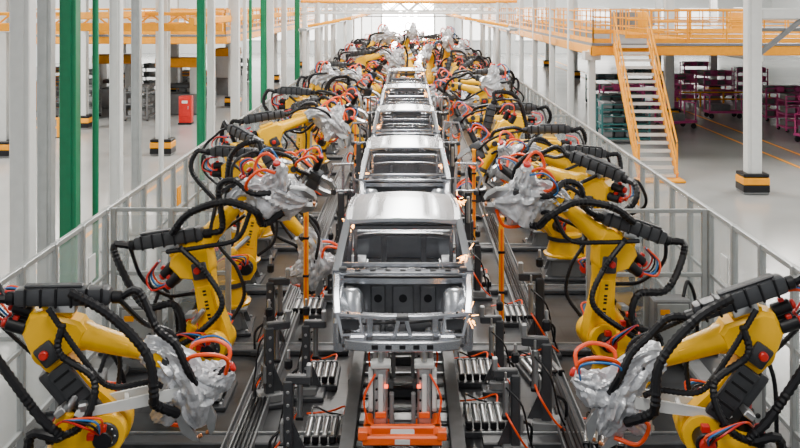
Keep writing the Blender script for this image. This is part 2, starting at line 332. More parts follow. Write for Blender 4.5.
# ---------------------------------------------------------------- car body shell
def car_mesh():
    b=MB()
    for s in (-1,1):
        b.beam([(s*.68,1.70,1.46),(s*.70,2.2,1.495),(s*.695,2.9,1.48),(s*.66,3.62,1.41)],.09,.08,'car',smooth=.15)
        b.beam([(s*.70,1.85,1.50),(s*.70,2.6,1.53),(s*.68,3.4,1.49)],.025,.025,'blk',smooth=.15)
        b.beam([(s*.80,1.10,.98),(s*.77,1.32,1.15),(s*.70,1.72,1.465)],.095,.10,'car',smooth=.1)
        b.beam([(s*.80,1.25,.96),(s*.775,.85,.94),(s*.755,.45,.89),(s*.72,.10,.78)],.08,.08,'car',smooth=.12)
        b.beam([(s*.45,1.5,.38),(s*.46,.9,.50),(s*.47,.02,.52)],.10,.14,'car',smooth=.15)
        ap=[(.76,1.16,.93),(.74,.8,.90),(.72,.45,.85),(.70,.12,.74),(.50,.12,.52),(.49,.45,.52),(.47,.8,.52),(.47,1.16,.48)]
        vs=[(s*a,c,d) for a,c,d in ap]; fs=[[0,1,6,7],[1,2,5,6],[2,3,4,5]]
        b.add(vs,fs,'car'); b.add([(v[0],v[1],v[2]-.015) for v in vs],[f[::-1] for f in fs],'car2')
        b.rings((s*.62,.74,.50),(s*.62,.82,.88),[(0,.20),(.5,.175),(.84,.15),(.95,.125),(1,.09)],'car',seg=20)
        b.cyl((s*.62,.82,.875),(s*.62,.82,.89),.055,'blk',seg=14)
        for k in range(3): b.cyl((s*.62+.09*math.cos(k*2.1),.82+.09*math.sin(k*2.1),.86),(s*.62+.09*math.cos(k*2.1),.82+.09*math.sin(k*2.1),.885),.012,'blk',seg=6)
        # inner apron holes and pressings
        for yy,rr in ((.25,.045),(.42,.03),(1.04,.04)): b.cyl((s*.60,yy,.655),(s*.585,yy,.672),rr,'blk',seg=12)
        b.prism([(.16,.46),(.40,.42),(.52,.62),(.75,.72),(.98,.62),(1.1,.42),(1.2,.42),(1.2,.93),(.8,.90),(.4,.86),(.16,.76)],s*.72-.015,s*.72+.015,'car',bev=.01,plane='YZ')
        # headlamp mounting frame loop
        b.beam([(s*.72,.10,.80),(s*.46,.02,.79),(s*.44,-.01,.62),(s*.66,.04,.58),(s*.72,.10,.80)],.04,.05,'car',up=(0,1,0))
        b.box((s*.58,.10,.68),(.20,.02,.12),'dk',bev=.01)
        b.beam([(s*.78,1.15,.10),(s*.79,3.15,.10)],.13,.17,'car')
        b.beam([(s*.80,1.2,.12),(s*.80,1.18,.98)],.10,.14,'car',up=(0,1,0))
        b.beam([(s*.80,2.30,.15),(s*.795,2.30,.95),(s*.70,2.36,1.47)],.11,.08,'car',up=(0,1,0),smooth=.15)
        b.beam([(s*.80,3.12,.45),(s*.785,3.18,.95),(s*.67,3.42,1.43)],.13,.08,'car',up=(0,1,0),smooth=.15)
        b.beam([(s*.74,4.12,.92),(s*.70,3.95,1.15),(s*.64,3.64,1.41)],.10,.09,'car',smooth=.12)
        q=[(3.10,.20)]+[(3.12,.97),(4.14,.97),(4.22,.75),(4.22,.35)]+circ(3.62,.20,.36,20,160,10)
        b.prism(q,s*.80-.025,s*.80+.025,'car',bev=.01,plane='YZ')
        b.rings((s*.55,3.62,.2),(s*.80,3.62,.2),[(0,.36),(1,.37)],'car2',seg=24)
        for a,c in ((1.24,2.26),(2.33,3.09)):
            b.prism([(a,.20),(a-.02,.92),(c,.94),(c,.20)],s*.825-.02,s*.825+.02,'car',bev=.012,plane='YZ')
            b.beam([(s*.835,a,.93),(s*.835,c,.95)],.05,.06,'car')
            b.beam([(s*.845,a+.05,.45),(s*.845,c-.05,.45)],.02,.10,'car')
            b.box((s*.85,c-.14,.76),(.02,.14,.03),'blk',bev=.005)
        b.beam([(s*.80,1.22,.96),(s*.745,1.5,1.22),(s*.70,1.78,1.42),(s*.72,2.25,1.44)],.03,.04,'car',smooth=.12)
        b.beam([(s*.35,2.0,.17),(s*.35,4.0,.22)],.10,.1,'car2')
        b.box((s*.49,0.0,.52),(.18,.10,.17),'car',bev=.02)
        b.cyl((s*.50,-.06,.52),(s*.50,-.04,.52),.035,'blk',seg=10)
        b.box((s*.72,1.06,1.04),(.10,.08,.05),'dk',bev=.015)
        b.prism([(1.9,.2),(1.9,.55),(2.25,.75),(2.8,.72),(2.9,.2)],s*.50-.02,s*.50+.02,'car',bev=.01,plane='YZ')
        b.beam([(s*.62,2.30,.2),(s*.64,2.32,1.40)],.05,.05,'car',up=(0,1,0))
    nx,ny=22,18; vs=[];fs=[]
    for j in range(ny+1):
        t=j/ny; yy=1.66+t*1.98; w=.665-.03*t
        zz=1.475+.05*math.sin(math.pi*min(1,t*.9+.12))-.09*max(0,t-.6)
        for i in range(nx+1):
            u=-1+2*i/nx; sw=-.012 if (abs(abs(u)-.55)<.06) and .08<t<.92 else 0
            vs.append((u*w,yy-.06*(1-u*u)*(1-t)+.04*(1-u*u)*t,zz+.045*(1-u**2)+sw))
    for j in range(ny):
        for i in range(nx): a=j*(nx+1)+i; fs.append([a,a+1,a+nx+2,a+nx+1])
    b.add(vs,fs,'car'); b.add([(v[0],v[1],v[2]-.03) for v in vs],[f[::-1] for f in fs],'car2')
    b.beam([(-.67,1.70,1.46),(-.3,1.64,1.505),(.3,1.64,1.505),(.67,1.70,1.46)],.09,.05,'car',smooth=.12)
    b.beam([(-.62,1.72,1.40),(.62,1.72,1.40)],.06,.05,'car2')
    for yy in (2.15,2.6,3.05): b.beam([(-.66,yy,1.45),(.66,yy,1.45)],.09,.03,'car2')
    b.beam([(-.80,1.16,.97),(-.4,1.05,1.0),(.4,1.05,1.0),(.80,1.16,.97)],.18,.05,'car',smooth=.12)
    b.beam([(-.76,1.02,.92),(-.38,.90,.945),(.38,.90,.945),(.76,1.02,.92)],.05,.08,'car',smooth=.12)
    b.beam([(-.70,.99,.97),(-.35,.88,.995),(.35,.88,.995),(.70,.99,.97)],.05,.02,'blk',smooth=.12)
    for i in range(7): x0=-.54+.18*i; b.box((x0,1.06-.03*(1-(x0/.6)**2),1.03),(.07,.05,.012),'blk',bev=.003)
    b.beam([(-.76,1.24,1.05),(-.4,1.15,1.07),(.4,1.15,1.07),(.76,1.24,1.05)],.03,.05,'car',smooth=.12)
    b.box((0,1.14,.62),(1.50,.05,.66),'car2',bev=.02)
    for x0,w in ((-.3,.18),(0,.26),(.3,.2)):
        b.box((x0,1.10,.66),(w,.04,.34),'car2',bev=.015); b.cyl((x0,1.075,.68),(x0,1.085,.68),.05,'blk',seg=14)
    b.cyl((-.74,1.48,.90),(.74,1.48,.90),.035,'car',seg=12)
    for x0 in (-.35,.1,.4): b.box((x0,1.44,.84),(.10,.06,.22),'car',bev=.01)
    b.box((.36,1.40,.98),(.16,.06,.10),'dk',bev=.02)
    b.beam([(-.62,.0,.50),(-.35,-.08,.50),(.35,-.08,.50),(.62,.0,.50)],.06,.11,'car',smooth=.12)
    for x0 in (-.3,-.15,0,.15,.3): b.box((x0,-.115,.50),(.07,.01,.05),'blk',bev=.003)
    b.beam([(-.70,.14,.78),(-.4,.03,.80),(-.2,.0,.80),(.2,.0,.80),(.4,.03,.80),(.70,.14,.78)],.10,.045,'car',smooth=.12)
    for x0 in (-.36,.36): b.beam([(x0,.05,.50),(x0,.03,.80)],.07,.05,'car',up=(0,1,0))
    b.beam([(-.10,.02,.52),(-.03,.02,.80)],.045,.03,'car',up=(0,1,0)); b.beam([(.10,.02,.52),(.03,.02,.80)],.045,.03,'car',up=(0,1,0))
    b.box((0,-.02,.80),(.14,.12,.05),'dk',bev=.01)
    b.box((0,.70,.42),(.84,.80,.05),'car2',bev=.02)
    for yy in (.35,.98): b.beam([(-.45,yy,.47),(.45,yy,.47)],.10,.07,'car')
    for x0 in (-.3,.3): b.cyl((x0,.4,.48),(x0,1.0,.48),.05,'car2',seg=12)
    b.box((.18,.66,.52),(.30,.34,.12),'dk',bev=.03); b.cyl((-.15,.45,.50),(-.15,.85,.50),.06,'dk',seg=12)
    b.tube([(-.5,.3,.62),(-.2,.4,.60),(.1,.3,.64),(.45,.45,.62)],.016,'blk',seg=6)
    for i in range(9): b.cyl((-.6+.15*i,.06,.80),(-.6+.15*i,.06,.83),.014,'blk',seg=8)
    b.box((0,2.45,.10),(1.48,2.7,.04),'car2',bev=.01); b.beam([(0,1.2,.20),(0,3.1,.20)],.26,.20,'car2')
    b.box((0,3.7,.36),(1.2,.9,.05),'car2',bev=.01)
    for yy in (1.75,2.2,2.9): b.beam([(-.72,yy,.16),(.72,yy,.16)],.12,.10,'car2')
    b.beam([(-.74,4.14,.92),(.74,4.14,.92)],.07,.16,'car'); b.box((0,4.20,.55),(1.46,.06,.50),'car',bev=.02)
    b.beam([(-.64,3.68,1.40),(.64,3.68,1.40)],.09,.07,'car')
    b.beam([(-.60,3.70,1.36),(-.64,4.08,1.0),(.64,4.08,1.0),(.60,3.70,1.36)],.07,.06,'car')
    b.beam([(-.70,3.25,.92),(-.35,3.22,.96),(.35,3.22,.96),(.70,3.25,.92)],.1,.06,'car')
    for x0 in (-.28,.28): b.beam([(x0,3.2,.4),(x0,3.22,.95)],.08,.05,'car',up=(0,1,0))
    return b.mesh('car_body_mesh')
carm=car_mesh()
CZ=1.09
def carrier_mesh():
    b=MB()
    for s in (-1,1):
        b.beam([(s*.36,.1,.50),(s*.36,4.1,.50)],.10,.12,'dk')
        for yy in (.12,1.5,3.3):
            b.box((s*.24,yy,.62),(.24,.26,.10),'ora' if yy<1 else 'gry',bev=.01)
            b.box((s*.24,yy,.98),(.15,.16,.66),'stl',bev=.02)
            b.box((s*.24,yy-.085,1.02),(.05,.02,.44),'wht',bev=.005)
            b.box((s*.24,yy-.09,.80),(.12,.03,.07),'ora',bev=.01)
            b.box((s*.24,yy,1.33),(.22,.20,.05),'wht',bev=.01)
            b.cyl((s*.24,yy,1.35),(s*.24,yy,1.48),.035,'stl',seg=12)
            b.box((s*.35,yy,1.05),(.05,.12,.46),'wht',bev=.01)
            b.cyl((s*.35,yy-.07,.86),(s*.35,yy-.07,1.20),.024,'wht',seg=10)
            b.box((s*.12,yy,.84),(.05,.08,.34),'gry',bev=.01)
            for dz in (.84,.96,1.08,1.2): b.cyl((s*.24-.045,yy-.10,dz),(s*.24-.045,yy-.08,dz),.014,'blk',seg=8)
            b.box((s*.18,yy-.11,1.12),(.04,.01,.04),'redl')
            b.tube([(s*.3,yy-.1,1.25),(s*.42,yy-.12,1.0),(s*.38,yy-.1,.7)],.012,'org',seg=6)
    for yy,z in ((-.28,.66),(-.02,.66)): b.beam([(-.42,yy,z),(.42,yy,z)],.09,.10,'ora')
    for s in (-1,1): b.beam([(s*.38,-.30,.66),(s*.38,.3,.66)],.09,.10,'ora'); b.box((s*.42,-.28,.72),(.10,.12,.10),'ora',bev=.01)
    b.box((0,-.15,.66),(.26,.20,.05),'wht',bev=.01); b.box((0,-.335,.66),(.16,.01,.05),'wht')
    for yy in (.5,1.5,2.6,3.3,4.05): b.beam([(-.42,yy,.48),(.42,yy,.48)],.10,.12,'dk')
    for s in (-1,1):
        b.beam([(s*.28,.2,.08),(s*.28,3.6,.42)],.05,.08,'dk'); b.beam([(s*.22,3.6,.08),(s*.22,.2,.42)],.05,.08,'dk')
        b.beam([(s*.36,-.2,.04),(s*.36,4.0,.04)],.1,.08,'dk'); b.beam([(s*.36,-.1,.05),(s*.36,-.1,.62)],.08,.08,'gry',up=(0,1,0))
    return b.mesh('carrier_mesh')
cm=carrier_mesh()
cars=[10.95,17.3,23.9,31.0,39.5]
for cy in cars:
    place(carm,'car_body_shell',(-.06,cy,CZ)); place(cm,'conveyor_carrier',(-.06,cy,0))
b=MB()
b.beam([(0,0,1.80),(.42,0,1.80),(.50,.02,2.05),(.40,.04,2.30),(.04,.04,2.32),(0,0,1.80)],.06,.06,'car',up=(0,1,0))
b.beam([(.22,0,1.8),(.22,.03,2.3)],.05,.05,'car',up=(0,1,0)); b.box((.1,0,1.78),(.10,.10,.10),'dk',bev=.02); b.box((.4,0,1.78),(.10,.10,.10),'dk',bev=.02)
b.box((.25,.1,.9),(.12,.12,1.8),'dk',bev=.02); b.box((.25,.1,.03),(.4,.4,.06),'dk',bev=.01); b.cyl((.25,.0,1.2),(.25,.0,1.7),.035,'stl')
gm=b.mesh('gripper_frame_mesh')
for cy in cars[1:4]:
    place(gm,'side_frame_gripper',(.88,cy+1.5,0)); o=place(gm,'side_frame_gripper',(-1.0,cy+1.5,0)); o.rotation_euler[2]=R(180)
# ---------------------------------------------------------------- roller bed
b=MB()
for s in (-1,1):
    b.beam([(s*.62,7,.20),(s*.62,92,.20)],.12,.40,'dk'); b.beam([(s*.62,7,.42),(s*.62,92,.42)],.16,.03,'gry')
    for i in range(60): b.box((s*.70,7.6+1.4*i,.28),(.05,.22,.24),'rly' if i%5==0 else 'gry',bev=.01)
for i in range(24): b.cyl((-.56,7.2+.42*i,.02),(.56,7.2+.42*i,.02),.018,'stl',seg=8)
b.obj('roller_conveyor',(-.06,0,0))
def clamp_mesh():
    b=MB()
    b.box((0,0,.03),(.50,.42,.06),'dk',bev=.01); b.box((0,0,.10),(.30,.26,.10),'gry',bev=.01)
    b.box((0,0,.55),(.11,.14,.85),'dk',bev=.015)
    for i in range(5): b.cyl((0,-.075,.25+.15*i),(0,-.068,.25+.15*i),.02,'stl',seg=10)
    b.prism([(0,.14),(.16,.14),(0,.5)],-.015,.015,'dk',T(.05,0,0),bev=0)
    b.box((.12,0,.98),(.30,.10,.10),'dk',bev=.015); b.box((.24,0,1.08),(.06,.08,.16),'stl',bev=.01)
    b.cyl((.12,.09,.50),(.12,.09,.92),.035,'stl',seg=14); b.cyl((.12,.09,.92),(.12,.09,1.02),.014,'stl',seg=10)
    b.box((.12,.09,.50),(.09,.09,.05),'blk',bev=.01); b.box((-.07,-.02,.40),(.04,.16,.22),'gry',bev=.01)
    b.box((.0,0,1.16),(.09,.10,.12),'blk',bev=.02); b.cyl((0,0,1.2),(0,0,1.32),.02,'stl',seg=10)
    b.tube([(.12,.12,.55),(.05,.25,.45),(-.1,.2,.2),(-.22,.12,.07)],.012,'org',seg=6)
    b.tube([(.12,.12,.85),(-.05,.28,.7),(-.14,.2,.3),(-.22,.05,.07)],.012,'blk',seg=6)
    b.tube([(-.09,-.02,.4),(-.2,-.1,.3),(-.2,-.15,.07)],.018,'blk',seg=6)
    return b.mesh('clamp_fixture_mesh')
cl=clamp_mesh()
for i,cy in enumerate(cars[:6]):
    for s in (-1,1):
        for dy in (.7,2.7,):
            place(cl,'clamp_fixture',(-.06+s*1.32,cy+dy+.1*s,0),0 if s<0 else 180)
place(cl,'clamp_fixture',(-1.85,13.3,0),20,1.05); place(cl,'clamp_fixture',(1.72,12.4,0),170,1.15)
place(cl,'clamp_fixture',(-2.1,15.3,0),0,1.1); place(cl,'clamp_fixture',(2.0,15.2,0),180,1.2)
b=MB()
b.box((0,0,.04),(.55,.75,.08),'dk',bev=.01)
for i in range(5):
    x=-.2+.1*i; b.cyl((x,-.32,.14),(x,.28,.14),.034,'stl',seg=12); b.box((x,-.32,.14),(.08,.05,.09),'blk',bev=.01); b.box((x,.28,.14),(.08,.05,.09),'gry',bev=.01)
b.tube([(-.2,.3,.16),(-.2,.5,.2),(0,.55,.1),(.2,.6,.05)],.012,'blk',seg=6)
b.tube([(.2,.3,.16),(.2,.5,.2),(0,.6,.1),(-.3,.65,.05)],.012,'org',seg=6)
cyb=b.mesh('cylinder_bank_mesh')
for x,yy,rz in ((-1.25,14.1,0),(-1.0,12.2,0),(.95,14.2,0),(.95,12.6,0),(1.9,14.3,10),(2.35,12.0,-12),(1.1,10.9,0),(-1.2,10.8,0),(-1.3,18.6,0),(1.3,18.8,0),(-1.2,20.6,0),(1.2,20.6,0),(1.75,16.8,0),(-1.7,17.2,0)):
    place(cyb,'pneumatic_cylinder_bank',(x,yy,.0),rz)
b=MB()
for s in (-1,1):
    b.beam([(s*2.0,7,.06),(s*2.0,92,.06)],.32,.10,'dk'); b.beam([(s*2.17,7,.08),(s*2.17,92,.08)],.02,.16,'gry'); b.beam([(s*1.83,7,.08),(s*1.83,92,.08)],.02,.16,'gry')
    b.beam([(s*4.15,7,.06),(s*4.15,92,.06)],.25,.12,'gry')
    for i in range(5): b.tube([(s*(1.9+.05*i),7,.13),(s*(1.88+.05*i),12,.14),(s*(1.9+.045*i),18,.13),(s*(1.9+.05*i),30,.13)],.018,('blk','dk','blk','blk','dk')[i],seg=6,step=.6)
for yy in (9.2,12.0,15.2,18.4,21.6,24.8,28,31.2,34.4): 
    for s in (-1,1): b.beam([(s*.9,yy,.05),(s*3.9,yy,.05)],.24,.09,'dk'); b.beam([(s*.9,yy+.14,.06),(s*3.9,yy+.14,.06)],.015,.12,'stl')
b.obj('cable_tray')
b=MB()
b.box((0,0,.04),(1.15,1.5,.08),'dk',bev=.01); b.box((0,0,.095),(.9,1.2,.03),'cell',bev=.008)
for sx in(-1,1):
    for sy in(-1,1): b.cyl((sx*.5,sy*.66,.08),(sx*.5,sy*.66,.12),.03,'stl',seg=8)
bp=b.mesh('base_plate_mesh')
for x,yy in ((1.45,9.8),(-1.55,9.9),(1.5,8.2),(-1.5,8.3)): place(bp,'fixture_base_plate',(x,yy,0))
b=MB()
b.box((0,0,.02),(.22,.22,.04),'blk',bev=.006); b.box((0,0,1.05),(.075,.09,2.06),'rly',bev=.012); b.box((0,-.047,1.15),(.03,.006,1.6),'ora',bev=.002); b.box((0,0,2.1),(.085,.10,.06),'rly',bev=.01)
for z in (.4,1.0,1.6): b.box((0,0,z),(.10,.11,.04),'blk',bev=.006)
lc=b.mesh('light_curtain_mesh')
for x,yy in ((1.40,15.0),(-1.62,15.9),(1.45,28.5),(-1.5,28.5),(1.45,36),(-1.45,36),(1.45,22.0)): place(lc,'light_curtain_post',(x,yy,0))
b=MB()
b.box((0,0,.5),(.55,.35,.9),'gry',bev=.02); b.box((0,-.18,.55),(.46,.02,.7),'alu',bev=.01); b.cyl((.18,-.2,.55),(.18,-.23,.55),.03,'blk',seg=10); b.box((0,0,.03),(.6,.4,.06),'dk',bev=.01)
b.box((-.12,-.2,.78),(.14,.02,.08),'rly',bev=.004); b.tube([(.2,0,.95),(.3,.1,1.15),(.45,.2,.8),(.5,.3,.1)],.03,'blk',corr=True)
jb=b.mesh('cabinet_mesh')
for x,yy,rz in ((-3.9,14.6,0),(-3.85,11.8,10),(3.9,14.9,0),(-3.9,18.0,0),(3.9,18.2,0),(3.9,11.8,-8)): place(jb,'control_cabinet',(x,yy,0),rz)
# ---------------------------------------------------------------- fences
def fence(xs,y0,y1,step,h=2.2):
    b=MB(); n=int((y1-y0)/step)
    for i in range(n+1):
        yy=y0+i*step
        b.box((xs,yy,h/2),(.09,.09,h),'alu',bev=.008); b.box((xs,yy,.02),(.18,.16,.04),'dk',bev=.005)
        if i<n:
            b.box((xs,yy+step/2,h*.53),(.012,step-.11,h*.86),'acr')
            for z in (.22,h-.035): b.box((xs,yy+step/2,z),(.06,step-.09,.07),'alu',bev=.006)
            b.box((xs,yy+step/2,1.2),(.04,step-.09,.05),'alu')
            if i%5==2: b.box((xs-.03*(1 if xs>0 else -1),yy+.35,1.5),(.02,.30,.36),'rly' if i%10==2 else 'wht',bev=.004)
    return b
fence(-4.6,6.4,92,1.1).obj('safety_fence'); fence(4.6,6.4,92,1.1).obj('safety_fence')
def cross(w,h=2.2):
    b=MB()
    for x in (0,w/2,w): b.box((x,0,h/2),(.08,.08,h),'alu',bev=.008)
    for z in (.2,1.2,h-.03): b.box((w/2,0,z),(w-.07,.05,.06),'alu',bev=.006)
    for x in (w*.25,w*.75): b.box((x,0,h*.53),(w/2-.09,.012,h*.84),'acr')
    return b.mesh('cross_fence_mesh')
cf=cross(1.75)
for yy in (15.3,28.3,41.2):
    place(cf,'safety_fence_panel',(-4.5,yy,0)); place(cf,'safety_fence_panel',(4.5-1.75,yy-.1,0))
# ---------------------------------------------------------------- columns
def column(x,y,w,m,h=11,base=True,kind='box'):
    b=MB()
    if kind=='H':
        for s in (-1,1): b.box((0,s*w*.45,h/2),(w,w*.1,h),m)
        b.box((0,0,h/2),(w*.12,w*.9,h),m)
    else:
        b.box((0,0,h/2),(w,w,h),m,bev=.015)
        b.box((0,-w*.5-.012,h/2),(w*.5,.02,h),m)
    b.box((0,0,.03),(w+.3,w+.3,.06),'gry',bev=.01)
    if base:
        W=w+.34
        b.box((0,0,.16),(W,W,.2),'blk',bev=.02); b.box((0,0,.36),(W,W,.2),'rly',bev=.02); b.box((0,0,.52),(W*.97,W*.97,.10),'blk',bev=.02)
    b.box((0,0,h-.2),(w+.3,w+.3,.3),m)
    return b.obj('steel_column' if m!='grn' else 'green_steel_column',(x,y,0))
for x,yy,w,m in ((-6.2,16.1,.32,'wht'),(-6.15,17.0,.24,'alu'),(-6.15,18.2,.30,'grn'),(-6.3,21.6,.24,'wht'),(-6.3,23.2,.2,'alu'),(-6.2,30,.24,'grn'),(-6.2,31.5,.22,'wht'),
                 (-6.3,36.5,.3,'wht'),(-6.2,38,.14,'wht'),(-6.2,43,.26,'grn'),(-6.2,45,.3,'wht'),(-6.2,50,.26,'wht'),(-6.2,56,.28,'grn'),(-6.2,60,.28,'wht'),(-6.2,68,.3,'wht'),(-6.2,76,.3,'wht'),(-6.2,84,.3,'wht')):
    column(x,yy,w,m,base=False)
for x,yy in ((-8.7,35.5),(-9.1,52),(-9.1,68),(-14,43),(-14.2,35),(-14,60),(-20,52),(-20,70),(-14,78),(-9.1,84)):
    column(x,yy,.42,'wht',kind='H')
for x,yy in ((9.75,28.3),(18,59),(18.0,72),(24,59),(24,40),(12,46),(12,72),(12,86),(30,60)): column(x,yy,.40,'wht')
for yy in (34.6,39,44,50,56,63,70,78,86): column(6.35,yy,.24,'wht',h=11 if yy>36 else 3.75,base=False)
b=MB()
for x,yy,m in ((-5.75,18.4,'grn'),(-5.8,23.5,'wht'),(-5.8,36.8,'grn')): b.cyl((x,yy,0),(x,yy,11),.06,m,seg=12); b.cyl((x,yy,0),(x,yy,.05),.12,'gry',seg=12)
b.obj('riser_pipe')
# ---------------------------------------------------------------- mezzanines
def rail(b,p0,p1,step=1.3,h=1.1,m='rly'):
    p0=Vector(p0);p1=Vector(p1);n=max(1,round((p1-p0).length/step))
    up=Vector((0,0,1))
    for i in range(n+1): q=p0.lerp(p1,i/n); b.beam([q,q+up*h],.05,.05,m,up=(0,1,0))
    for z in (.35,.72,h): b.beam([p0+up*z,p1+up*z],.05,.05,m)
    b.beam([p0+up*.08,p1+up*.08],.02,.15,m)
b=MB()
X0,X1,Y0,Y1,Z=6.25,30,34,88,4.0
b.box(((X0+X1)/2,(Y0+Y1)/2,Z-.05),(X1-X0,Y1-Y0,.08),'gry')
for yy in range(34,89,4): b.beam([(X0,yy+.1,Z-.26),(X1,yy+.1,Z-.26)],.16,.32,'rly' if yy==34 else 'wht')
b.beam([(X0+.08,Y0,Z-.26),(X0+.08,Y1,Z-.26)],.16,.34,'rly')
for x in (12,18,24): b.beam([(x,Y0,Z-.5),(x,Y1,Z-.5)],.16,.26,'wht')
rail(b,(X0+.05,Y0+.05,Z),(X0+.05,Y1,Z)); rail(b,(8.3,Y0+.05,Z),(X1,Y0+.05,Z)); rail(b,(X0+.05,Y0+.05,Z),(6.9,Y0+.05,Z))
rail(b,(8.5,Y0+5,Z),(X1,Y0+5,Z)); rail(b,(8.5,Y0+12,Z),(X1,Y0+12,Z)); rail(b,(9.5,Y0,Z),(9.5,Y1,Z))
for i in range(9):
    x=7.6+1.9*i; b.box((x+3,Y0+15+(i%3)*6,Z+.5),(1.1,.9,.9),'rly' if i%2 else 'gry',bev=.05); b.cyl((x+3,Y0+15+(i%3)*6,Z+.9),(x+3,Y0+15+(i%3)*6,Z+1.15),.25,'wht',seg=14)
b.obj('mezzanine_platform')
b=MB()
sx0,sx1=7.0,8.15; yb,yt=30.3,34.0
for x in (sx0,sx1): b.beam([(x,yb,.12),(x,yt,Z-.02)],.06,.28,'rly')
n=18
for i in range(n):
    t=(i+.6)/n; b.box(((sx0+sx1)/2,yb+(yt-yb)*t,Z*t),(sx1-sx0-.08,.30,.035),'wht',bev=.004); b.box(((sx0+sx1)/2,yb+(yt-yb)*t-.15,Z*t-.01),(sx1-sx0-.08,.02,.09),'wht')
for x in (sx0,sx1):
    for hh in (.55,1.05): b.beam([(x,yb,hh+.1),(x,yt,Z+hh)],.05,.05,'rly')
    for i in range(6):
        t=i/5; q=Vector((x,yb+(yt-yb)*t,Z*t+.05)); b.beam([q,q+Vector((0,0,1.05))],.05,.05,'rly',up=(0,1,0))
b.box(((sx0+sx1)/2,yb-.2,.03),(1.4,.7,.06),'rly',bev=.01)
b.obj('metal_staircase')
b=MB()
b.box((-17,66,3.95),(18,44,.08),'gry')
for yy in range(44,89,4): b.beam([(-26,yy+.1,3.74),(-8,yy+.1,3.74)],.16,.32,'wht' if yy>44 else 'rly')
b.beam([(-8.05,44,3.74),(-8.05,88,3.74)],.16,.32,'rly')
rail(b,(-26,44.05,4),(-8.05,44.05,4)); rail(b,(-8.05,44.05,4),(-8.05,88,4)); rail(b,(-26,54,4),(-12,54,4)); rail(b,(-26,49,4),(-9,49,4)); rail(b,(-11,44,4),(-11,88,4))
b.obj('mezzanine_platform')
b=MB()
b.beam([(9.75,28.3,5.05),(20,28.3,5.05)],.25,.34,'wht'); b.beam([(9.9,28.25,3.9),(11.2,28.25,4.95)],.14,.14,'gry'); b.beam([(9.75,28.3,4.6),(20,28.3,4.6)],.1,.1,'gry')
for x in (11.5,13,14.5,16): b.beam([(x,28.3,4.6),(x+.7,28.3,5.0)],.06,.06,'gry')
b.obj('steel_bracket_beam')
b=MB()
b.beam([(-14,34,4.55),(-6.3,34,4.55)],.16,.28,'rly'); b.beam([(-14,34,5.0),(-6.3,34,5.0)],.12,.12,'rly')
for i in range(8): x=-14+i*.96; b.beam([(x,34,4.6),(x+.48,34,4.98)],.06,.06,'rly'); b.beam([(x+.48,34,4.98),(x+.96,34,4.6)],.06,.06,'rly')
b.beam([(-6.5,30,4.8),(-6.5,88,4.8)],.16,.24,'rly'); b.beam([(-14,34,4.5),(-14,88,4.5)],.2,.3,'wht'); b.beam([(-9,26,5.0),(-9,88,5.0)],.14,.2,'rly')
b.obj('crane_girder')
b=MB()
for yy in (56,68,80):
    b.beam([(-6.0,yy,4.85),(6.1,yy,4.85)],.14,.14,'wht'); b.beam([(-6.0,yy,5.5),(6.1,yy,5.5)],.2,.16,'rly')
    for i in range(10): x=-6.0+1.21*i; b.beam([(x,yy,4.9),(x+.6,yy,5.45)],.07,.07,'wht'); b.beam([(x+.6,yy,5.45),(x+1.21,yy,4.9)],.07,.07,'wht')
    for s in (-1,1): b.beam([(s*5.0,yy,0),(s*5.0,yy,5.6)],.18,.18,'wht',up=(0,1,0))
for s in (-1,1): b.beam([(s*2.6,44,4.7),(s*2.6,88,4.7)],.2,.14,'rly'); b.beam([(s*3.8,36,4.4),(s*3.8,88,4.4)],.3,.08,'alu')
for yy in (38,44,50,60,70,82): 
    for s in (-1,1): b.beam([(s*3.8,yy,0),(s*3.8,yy,4.4)],.12,.12,'wht',up=(0,1,0)); b.beam([(s*2.6,yy,4.7),(s*3.8,yy,4.5)],.1,.1,'rly')
b.obj('overhead_gantry')
# ---------------------------------------------------------------- side equipment
def rack(m,m2):
    b=MB()
    for sx in(-1,1):
        for sy in(-1,1): b.box((sx*.9,sy*.5,.8),(.07,.07,1.45),m,bev=.01); b.cyl((sx*.85,sy*.5-.03,.08),(sx*.85,sy*.5+.03,.08),.08,'blk',seg=14)
    for z in(.2,.75,1.3):
        b.box((0,0,z),(1.86,1.06,.05),m,bev=.01)
        for i in range(4): b.box((-.66+.44*i,0,z+.16),(.36,.8,.24),m2 if i%2 else 'gry',bev=.02)
    for z in (.5,1.05,1.5): b.beam([(-.9,-.5,z),(.9,-.5,z)],.04,.04,m)
    return b.mesh('parts_rack_mesh')
rp=rack('pink','pink'); rt=rack('teal','dk'); rg=rack('gry','alu'); ro=rack('rly','ora')
for x,yy,rz in ((16.6,42,0),(18.9,42.6,5),(17.2,46,0),(17.5,57,10),(20.5,60,0),(10.0,47,0),(12.6,50,0),(22,50,0),(19,66,0),(14.5,54,0)): place(rp,'parts_rack',(x,yy,0),rz)
for x,yy,rz in ((8.9,42,0),(10.6,54,0),(8.3,38.6,0),(13.5,58,0)): place(rt,'parts_rack',(x,yy,0),rz)
for x,yy,rz in ((-16,64,0),(-12,70,0),(-19,58,0),(-11,52,0),(-15.5,47,0),(-12.4,46.5,90)): place(rg,'parts_rack',(x,yy,0),rz)
for x,yy,rz in ((-17.5,50,0),(-12.0,57,0),(-21,60,0)): place(ro,'parts_rack',(x,yy,0),rz)
